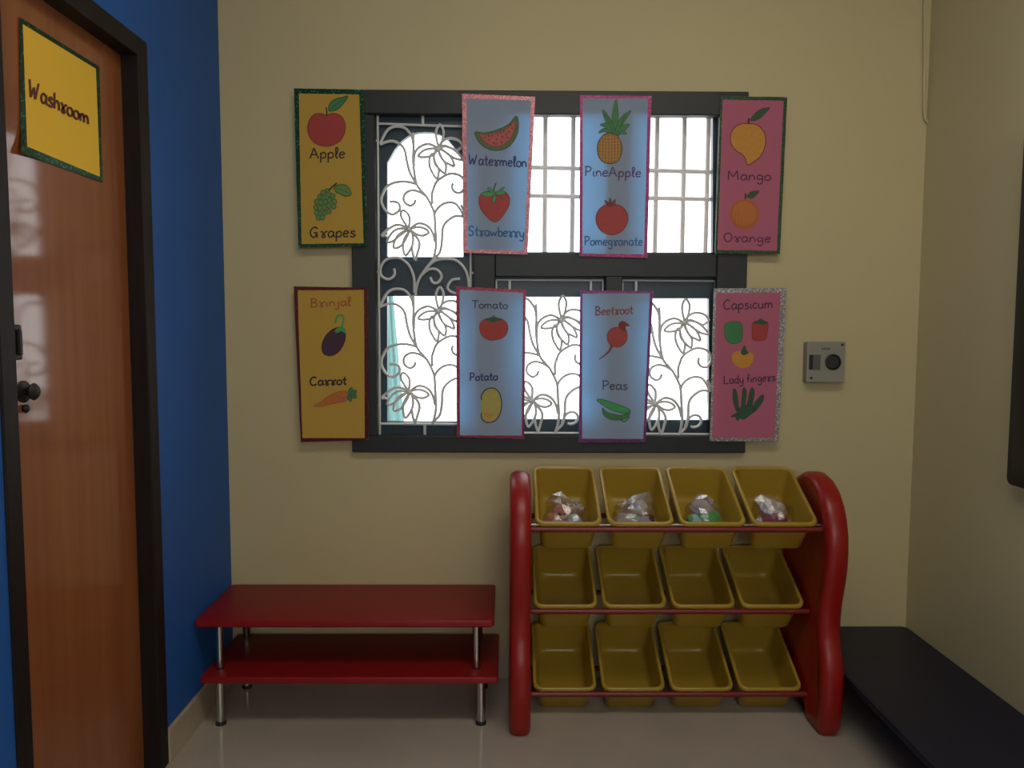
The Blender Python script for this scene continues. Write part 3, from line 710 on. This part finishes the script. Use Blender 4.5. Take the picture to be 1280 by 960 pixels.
bm = nb(); lathe(bm, [(.0205, 0), (.0205, -.003), (.002, -.003)], (cx, yf, cz), 'y', 24); obj('socket_face', bm, DGREY, sw, smooth=True)
for dx, dz, r in ((0, .009, .0042), (-.009, -.006, .0032), (.009, -.006, .0032)):
    bm = nb(); lathe(bm, [(r, -.0032), (r, -.0045), (.0005, -.0045)], (cx+dx, yf, cz+dz), 'y', 12); obj('socket_hole', bm, BLACK, sw)
for q in ((1053, 431), (1014, 472.5)):
    a, b = fp(*q); bm = nb(); lathe(bm, [(.0048, 0), (.0044, -.002), (.001, -.0024)], (a, yf, b), 'y', 12); obj('screw', bm, BLACK, sw, smooth=True)
def pfn(x, y, lift): return onY(x, y, yf-.0006-lift*.0003)
k = Ink(pfn)   # small worn printed mark over the socket
for x in (1028, 1031, 1034, 1036.5): k.line([(x, 434.5), (x+.4, 437.5)], .9, DGREY)
k.line([(1027, 436), (1038, 436)], .7, DGREY); k.done('printed_mark', sw)

# ------------------------------------------------------------------ pale cable by the right corner
bm = nb()
P = [onY(1155.5, -40, YB-.008), onY(1155.5, 60, YB-.008), onY(1155, 128, YB-.008), onY(1156, 146, YB-.009), onY(1159.5, 152.5, YB-.010), onY(1164, 149, YB-.009), onY(1165.5, 138, YB-.008), onY(1166.5, 115, YB-.008), onY(1167.5, 50, YB-.008), onY(1168.5, -40, YB-.008)]
P = [p for p in crom(P, 5)]
tube(bm, P, .0042, 8)
CAB = mat('cream_cable', (.56, .50, .30), .5, var=.05)
tag(obj('wall_cable', bm, CAB, smooth=True), 'thin cream cable looping down the corner of the right wall', 'cable')
# ------------------------------------------------------------------ black panel on the right wall
b0 = onX(1258, 604, XR-.045); tv = tag(empty('wall_screen', (XR, b0.y-.5, b0.z)), 'black flat screen with rounded corners on the right wall', 'screen')
bm = nb()
def rrect(y0, y1, z0, z1, r, n=5):
    out = []
    for (cy, cz, a0) in ((y1-r, z1-r, 0), (y0+r, z1-r, 90), (y0+r, z0+r, 180), (y1-r, z0+r, 270)):
        for i in range(n+1):
            a = math.radians(a0+90*i/n); out.append((cy+r*math.cos(a), cz+r*math.sin(a)))
    return out
def slab_x(bm, prof, xa, xb):
    A = [bm.verts.new((xa, y, z)) for y, z in prof]; B = [bm.verts.new((xb, y, z)) for y, z in prof]
    bm.faces.new(A); bm.faces.new(B[::-1])
    for i in range(len(A)):
        j = (i+1) % len(A); bm.faces.new((A[i], B[i], B[j], A[j]))
    bmesh.ops.recalc_face_normals(bm, faces=bm.faces)
zt = 1.87; ye = b0.y-1.05
slab_x(bm, rrect(ye, b0.y, b0.z, zt, .02), XR-.045, XR-.004); obj('casing', bm, SCREEN, tv)
bm = nb(); slab_x(bm, rrect(ye+.02, b0.y-.02, b0.z+.03, zt-.02, .006), XR-.0465, XR-.045)
obj('screen_glass', bm, mat('screen_glass', (.01, .01, .011), .12), tv)
bm = nb(); box(bm, XR-.004, XR, ye+.3, b0.y-.3, b0.z+.3, zt-.3); obj('wall_bracket', bm, BLACK, tv)

# ------------------------------------------------------------------ benches
def slab(name, x0, x1, y0, y1, z0, z1, m, parent, r=.02):
    """board with rounded corners in plan and eased edges"""
    bm = nb(); out = []
    for (cx, cy, a0) in ((x1-r, y1-r, 0), (x0+r, y1-r, 90), (x0+r, y0+r, 180), (x1-r, y0+r, 270)):
        for i in range(6):
            a = math.radians(a0+90*i/5); out.append((cx+r*math.cos(a), cy+r*math.sin(a)))
    e = .004; cx, cy = (x0+x1)/2, (y0+y1)/2; rings = []
    for ins, z in ((e, z0), (0, z0+e), (0, z1-e), (e*.3, z1-e*.3), (e, z1)):
        rings.append([bm.verts.new((x+(ins if x < cx else -ins), y+(ins if y < cy else -ins), z)) for x, y in out])
    for a, b in zip(rings, rings[1:]):
        for i in range(len(a)):
            j = (i+1) % len(a); bm.faces.new((a[i], a[j], b[j], b[i]))
    bm.faces.new(rings[0][::-1]); bm.faces.new(rings[-1])
    return obj(name, bm, m, parent, smooth=True)
def leg(name, x, y, z0, z1, r, parent, foot=True):
    bm = nb(); lathe(bm, [(r, z0+(.008 if foot else 0)), (r, z1)], (x, y, 0), 'z', 20)
    o = obj(name, bm, CHROME, parent, smooth=True)
    bm = nb()
    if foot: lathe(bm, [(r*1.2, z0), (r*1.25, z0+.004), (r*1.1, z0+.012)], (x, y, 0), 'z', 20)
    else: lathe(bm, [(r*1.15, z0), (r*1.15, z0+.004)], (x, y, 0), 'z', 20)
    obj('leg_foot', bm, BLACK, o, smooth=True); bm = nb()
    lathe(bm, [(r*1.18, z1-.004), (r*1.18, z1)], (x, y, 0), 'z', 20)
    obj('leg_cap', bm, BLACK, o, smooth=True)
b = tag(empty('two_tier_bench', (-.51, 2.6, 0)), 'low red two tier bench with steel legs against the blue wall', 'bench')
slab('top_board', -.998, -.036, 2.435, 2.787, .333, .357, REDB, b, .012)
slab('lower_board', -.972, -.022, 2.405, 2.76, .160, .183, REDB, b, .010)
for x, xl in ((-.932, -.929), (-.094, -.079)):
    for y, yl in ((2.475, 2.462), (2.735, 2.72)):
        leg('upper_leg', x, y, .183, .333, .0125, b, False)
        leg('lower_leg', xl, yl, 0, .160, .0145, b, True)
nbn = tag(empty('navy_bench', (1.275, 1.8, 0)), 'low dark navy bench running along the right wall', 'bench')
slab('top_board', 1.078, 1.480, .85, 2.787, .176, .200, NAVY, nbn, .02)
for x in (1.13, 1.43):
    for y in (.95, 1.85, 2.73): leg('leg', x, y, 0, .176, .0145, nbn, True)

# ------------------------------------------------------------------ toy rack
rack = tag(empty('toy_rack', (.535, 2.55, 0)), 'red toy storage rack with curved side panels holding yellow bins', 'rack')
FR = [(2.385,0),(2.362,.03),(2.352,.10),(2.348,.17),(2.352,.215),(2.364,.262),(2.382,.305),(2.388,.345),(2.386,.385),(2.379,.43),(2.362,.49),(2.351,.545),(2.347,.60),(2.352,.655),(2.368,.705),(2.39,.745),(2.43,.785),(2.48,.812),(2.535,.823),(2.59,.815)]
BK = [(2.645,.79),(2.69,.75),(2.725,.69),(2.745,.62),(2.755,.53),(2.75,.44),(2.755,.35),(2.76,.26),(2.765,.16),(2.765,.06),(2.755,0),(2.66,0),(2.635,.035),(2.575,.055),(2.515,.035),(2.49,0)]
PROF = FR+BK
def side_panel(x0, x1):
    bm = nb(); pts = [Vector((y, z, 0)) for y, z in PROF]; n = len(pts)
    nor = []
    for i in range(n):
        t = (pts[(i+1) % n]-pts[i-1]).normalized(); nor.append(Vector((t.y, -t.x, 0)))   # points inward for this winding
    cen = sum(pts, Vector())/n
    if nor[5].dot(cen-pts[5]) < 0: nor = [-v for v in nor]
    r = .024; rings = []
    def ring(x, ins): return [bm.verts.new((x, max(2.30, p.x+v.x*ins), max(0, p.y+v.y*ins))) for p, v in zip(pts, nor)]
    xm = (x0+x1)/2
    for x, ins in ((x0+.006, .052), (x0+.004, .045), (x0, r), (x0+.003, r*.45), (x0+.010, r*.18), (x0+r*.9, 0), (x1-r*.9, 0), (x1-.010, r*.18), (x1-.003, r*.45), (x1, r), (x1-.004, .045), (x1-.006, .052)):
        rings.append(ring(x, ins))
    for a, b in zip(rings, rings[1:]):
        for i in range(n):
            j = (i+1) % n; bm.faces.new((a[i], a[j], b[j], b[i]))
    for q in (rings[0][::-1], rings[-1]):
        f = bm.faces.new(q); bmesh.ops.triangulate(bm, faces=[f])
    bmesh.ops.recalc_face_normals(bm, faces=bm.faces)
    return obj('side_panel', bm, REDP, rack, smooth=True)
side_panel(.014, .081); side_panel(.997, 1.067)
# bins: local frame has the rim in the plane z = 0, front at y = 0, hanging down -z
BW, BL_, BD = .212, .298, .130
def rr(w0, y0, y1, r, z, n=5):
    out = []; x0, x1 = -w0/2, w0/2
    for (cx, cy, a0) in ((x1-r, y1-r, 0), (x0+r, y1-r, 90), (x0+r, y0+r, 180), (x1-r, y0+r, 270)):
        for i in range(n+1):
            a = math.radians(a0+90*i/n); out.append((cx+r*math.cos(a), cy+r*math.sin(a), z))
    return out
def loft(rings):
    bm = nb(); R = [[bm.verts.new(p) for p in q] for q in rings]
    for a, b in zip(R, R[1:]):
        for i in range(len(a)):
            j = (i+1) % len(a); bm.faces.new((a[i], a[j], b[j], b[i]))
    bm.faces.new(R[0][::-1]); bm.faces.new(R[-1])
    bmesh.ops.recalc_face_normals(bm, faces=bm.faces); return bm
def bin_mesh():
    return loft([
     rr(.160, .030, .268, .020, -BD), rr(.168, .026, .272, .024, -BD+.006), rr(.188, .012, .286, .022, -.016),
     rr(.190, .010, .288, .022, -.012)])
tub = loft([rr(.160, .030, .268, .020, -BD), rr(.168, .026, .272, .024, -BD+.006), rr(.190, .011, .287, .022, -.010),
            rr(.190, .010, .288, .022, -.004), rr(.186, .0125, .2855, .021, -.004), rr(.170, .025, .273, .024, -BD+.030), rr(.166, .027, .271, .028, -BD+.018), rr(.156, .032, .266, .030, -BD+.009), rr(.136, .043, .255, .026, -BD+.0045), rr(.100, .060, .238, .020, -BD+.004)])
me_tub = bpy.data.meshes.new('tub'); tub.to_mesh(me_tub); tub.free(); me_tub.materials.append(YEL)
def ringmesh(rings, name):
    bm = nb(); R = [[bm.verts.new(p) for p in q] for q in rings]
    for a, b in zip(R, R[1:]+R[:1]):
        for i in range(len(a)):
            j = (i+1) % len(a); bm.faces.new((a[i], a[j], b[j], b[i]))
    bmesh.ops.recalc_face_normals(bm, faces=bm.faces)
    me = bpy.data.meshes.new(name); bm.to_mesh(me); bm.free(); me.materials.append(YEL); return me
me_rim = ringmesh([rr(.190, .010, .288, .022, -.012), rr(BW-.001, .0005, BL_-.0005, .028, -.012), rr(BW, 0, BL_, .028, -.008), rr(BW-.002, .001, BL_-.001, .028, -.002), rr(BW-.007, .0035, BL_-.0035, .027, .0005),
                   rr(.192, .009, .289, .023, .0005), rr(.1865, .012, .286, .021, -.003), rr(.1862, .0122, .2858, .021, -.008)], 'rim')
for me in (me_tub, me_rim):
    me.polygons.foreach_set('use_smooth', [True]*len(me.polygons))
    me.set_sharp_from_angle(angle=math.radians(50))
rows = [('top', 2.400, .682, 27), ('middle', 2.490, .384, 26), ('bottom', 2.490, .102, 26)]
cols4 = ['leftmost', 'second from left', 'second from right', 'rightmost']
content = ['holding wrapped orange toys', 'holding wrapped pale toys', 'holding a green wrapped toy', 'holding a maroon wrapped toy']
bins = {}
first = None
for ri, (rn, y, z, deg) in enumerate(rows):
    for ci in range(4):
        x = .199+ci*.2285
        a = math.radians(deg)
        if first is None:
            o = empty('storage_bin'); t = bpy.data.objects.new('tub', me_tub); COL.objects.link(t); t.parent = o
            t2 = bpy.data.objects.new('rim', me_rim); COL.objects.link(t2); t2.parent = o; first = o
        else:
            o = first.copy(); COL.objects.link(o)
            for ch in list(first.children):
                c = ch.copy(); COL.objects.link(c); c.parent = o
        o.location = (x, y, z); o.rotation_euler = (a, 0, 0)
        lab = 'yellow plastic bin, %s of the top row, %s' % (cols4[ci], content[ci]) if ri == 0 else 'empty yellow plastic bin, %s of the %s row' % (cols4[ci], rn)
        tag(o, lab, 'bin', 'yellow bins on the toy rack'); bins[(ri, ci)] = o
def binpt(ri, ci, p):
    o = bins[(ri, ci)]; return Matrix.LocRotScale(o.location, o.rotation_euler, None) @ Vector(p)
# rails: a front and a rear rail under the rims of each row, end brackets
for ri, (rn, y, z, deg) in enumerate(rows):
    a = math.radians(deg)
    for yy, dz in ((-.001, -.0222), (.20, -BD-.0095)):
        p = Vector((0, y, z)) + Vector((0, yy*math.cos(a)-dz*math.sin(a), yy*math.sin(a)+dz*math.cos(a)))
        bm = nb(); tube(bm, [(.078, p.y, p.z), (1.002, p.y, p.z)], .0092, 12); obj('rail', bm, REDT, rack, smooth=True)
        if yy < 0 and ri == 0:
            bm = nb(); tube(bm, [(.078, p.y+.004, p.z+.0135), (1.002, p.y+.004, p.z+.0135)], .0035, 8); obj('steel_rod', bm, CHROME, rack, smooth=True)
# ------------------------------------------------------------------ bagged toys in the top bins
FILM = film_mat('clear_plastic_film')
def blob(bm, c, r, sq=(1,1,1), seed=0, mi=0, amp=.12, sub=3):
    rnd = random.Random(seed); ph = [rnd.uniform(0, 6.28) for _ in range(6)]
    res = bmesh.ops.create_icosphere(bm, subdivisions=sub, radius=1.0)
    for v in res['verts']:
        d = v.co.normalized(); k = 1+amp*(math.sin(5*d.x+ph[0])*math.sin(4*d.y+ph[1])+.6*math.sin(9*d.z+ph[2]+3*d.x))
        v.co = Vector((d.x*sq[0], d.y*sq[1], d.z*sq[2]))*r*k + Vector(c)
    for f in bm.faces:
        if all(v in res['verts'] for v in f.verts[:1]): f.material_index = mi
def film(ri, ci, c, r, sq, seed, knot):
    bm = nb(); rnd = random.Random(seed)
    res = bmesh.ops.create_icosphere(bm, subdivisions=3, radius=1.0)
    ph = [rnd.uniform(0, 6.28) for _ in range(12)]
    for v in res['verts']:
        d = v.co.normalized()
        k = 1+.05*abs(math.sin(7*d.x+5*d.y+ph[0]))+.06*abs(math.sin(9*d.y-7*d.z+ph[1]+2*math.sin(3*d.x)))+.04*abs(math.sin(13*d.x+11*d.z+ph[2]))
        kk = d.dot(Vector(knot).normalized())
        if kk > .86: k += (kk-.86)*4.0*(1+.25*math.sin(14*math.atan2(d.x, d.y)))
        k += rnd.uniform(-.075, .075)
        v.co = Vector((d.x*sq[0], d.y*sq[1], d.z*sq[2]))*r*k+Vector(c)
    return bm
TC = {n: mat('toy_'+n, c, .55, var=.15, vscale=40, bump=.2, bscale=90) for n, c in dict(orange=(.85,.33,.16), peach=(.92,.60,.45), lilac=(.62,.52,.74), pale=(.85,.74,.70), brown=(.36,.17,.10), green=(.10,.60,.14), mint=(.55,.85,.72), maroon=(.36,.025,.10), greyp=(.68,.56,.56), black=(.02,.02,.03)).items()}
def stripes(m, c2):
    nt = m.node_tree; b = nt.nodes['Principled BSDF']
    return m
def toys(ci, label, parts, fc, fr, fsq, knot, seed):
    base = binpt(0, ci, (0, .15, -BD+.006)); o = bins[(0, ci)]
    t = empty('wrapped_toy', base, o.rotation_euler); tag(t, label, 'toy', 'wrapped toys in the top bins')
    for (nm, c, r, sq, m, sd) in parts:
        bm = nb(); blob(bm, c, r, sq, sd); obj(nm, bm, TC[m], t, smooth=True, local=True)
    bm = film(0, ci, fc, fr, fsq, seed, knot)
    obj('plastic_wrap', bm, FILM, t, smooth=False, local=True)
# local toy frame: origin on the bin floor, y towards the wall, z out of the bin
toys(0, 'clear wrapped bundle of orange, lilac and brown soft toys in leftmost bin',
     [('toy_body', (-.035,-.055,.042), .036, (1,1,1), 'peach', 1), ('toy_body', (.02,-.062,.040), .034, (1.1,1,1), 'lilac', 2), ('toy_head', (-.012,-.035,.072), .026, (1.1,1,1), 'orange', 3), ('toy_head', (.034,-.025,.066), .025, (1,1,1), 'brown', 4), ('toy_ear', (-.05,-.06,.075), .013, (1,1,1), 'orange', 5), ('toy_foot', (.055,-.07,.048), .015, (1,1,1), 'black', 6), ('toy_eye', (-.022,-.058,.083), .005, (1,1,1), 'black', 31), ('toy_eye', (-.004,-.058,.085), .005, (1,1,1), 'black', 32), ('toy_muzzle', (-.012,-.061,.074), .009, (1.3,1,.8), 'peach', 33), ('toy_bow', (.022,-.06,.076), .010, (1.6,.8,.8), 'mint', 34)],
     (.0,-.045,.058), .060, (1.15,.92,.90), (-.35,.3,.9), 11)
toys(1, 'clear wrapped pale lilac toy in second bin from left',
     [('toy_body', (-.03,-.058,.044), .037, (1.2,1,.9), 'greyp', 7), ('toy_body', (.03,-.055,.040), .033, (1.1,1,1), 'lilac', 8), ('toy_head', (.012,-.025,.080), .028, (1,1,1), 'pale', 9), ('toy_hat', (.030,-.030,.068), .022, (1.1,1,.8), 'brown', 10), ('toy_foot', (-.052,-.070,.042), .016, (1.4,1,1), 'pale', 12), ('toy_arm', (.052,-.06,.058), .013, (.8,1,1.6), 'black', 35), ('toy_ear', (-.012,-.02,.106), .012, (1,.7,1), 'pale', 36), ('toy_bow', (-.005,-.062,.072), .011, (1.5,.8,.8), 'mint', 37)],
     (.0,-.04,.060), .060, (1.12,.95,.92), (.3,.2,.9), 12)
toys(2, 'clear wrapped bright green toy in second bin from right',
     [('toy_body', (.012,-.055,.046), .042, (1.05,1,1), 'green', 13), ('toy_body', (-.026,-.055,.042), .034, (1,1,1), 'mint', 14), ('toy_head', (-.006,-.022,.078), .030, (1.2,1,.9), 'greyp', 15), ('toy_arm', (.046,-.055,.046), .018, (.8,1,1.4), 'green', 16), ('toy_arm', (-.05,-.06,.056), .014, (.8,1,1.4), 'green', 38), ('toy_bow', (-.002,-.064,.078), .011, (1.6,.8,.8), 'mint', 39), ('toy_ear', (.02,-.02,.104), .011, (1,.7,1), 'greyp', 40)],
     (.0,-.042,.060), .058, (1.05,.95,.98), (-.2,.1,1), 13)
toys(3, 'clear wrapped maroon toy with greyish hood in rightmost bin',
     [('toy_body', (.004,-.056,.044), .042, (1.1,1,1), 'maroon', 17), ('toy_head', (.000,-.022,.074), .034, (1.2,1,.9), 'greyp', 18), ('toy_hand', (.046,-.072,.040), .014, (1.3,1,1), 'peach', 19), ('toy_arm', (-.044,-.058,.044), .017, (1,1,1.2), 'lilac', 20)],
     (.0,-.04,.058), .058, (1.12,.95,.92), (-.5,.4,.8), 14)
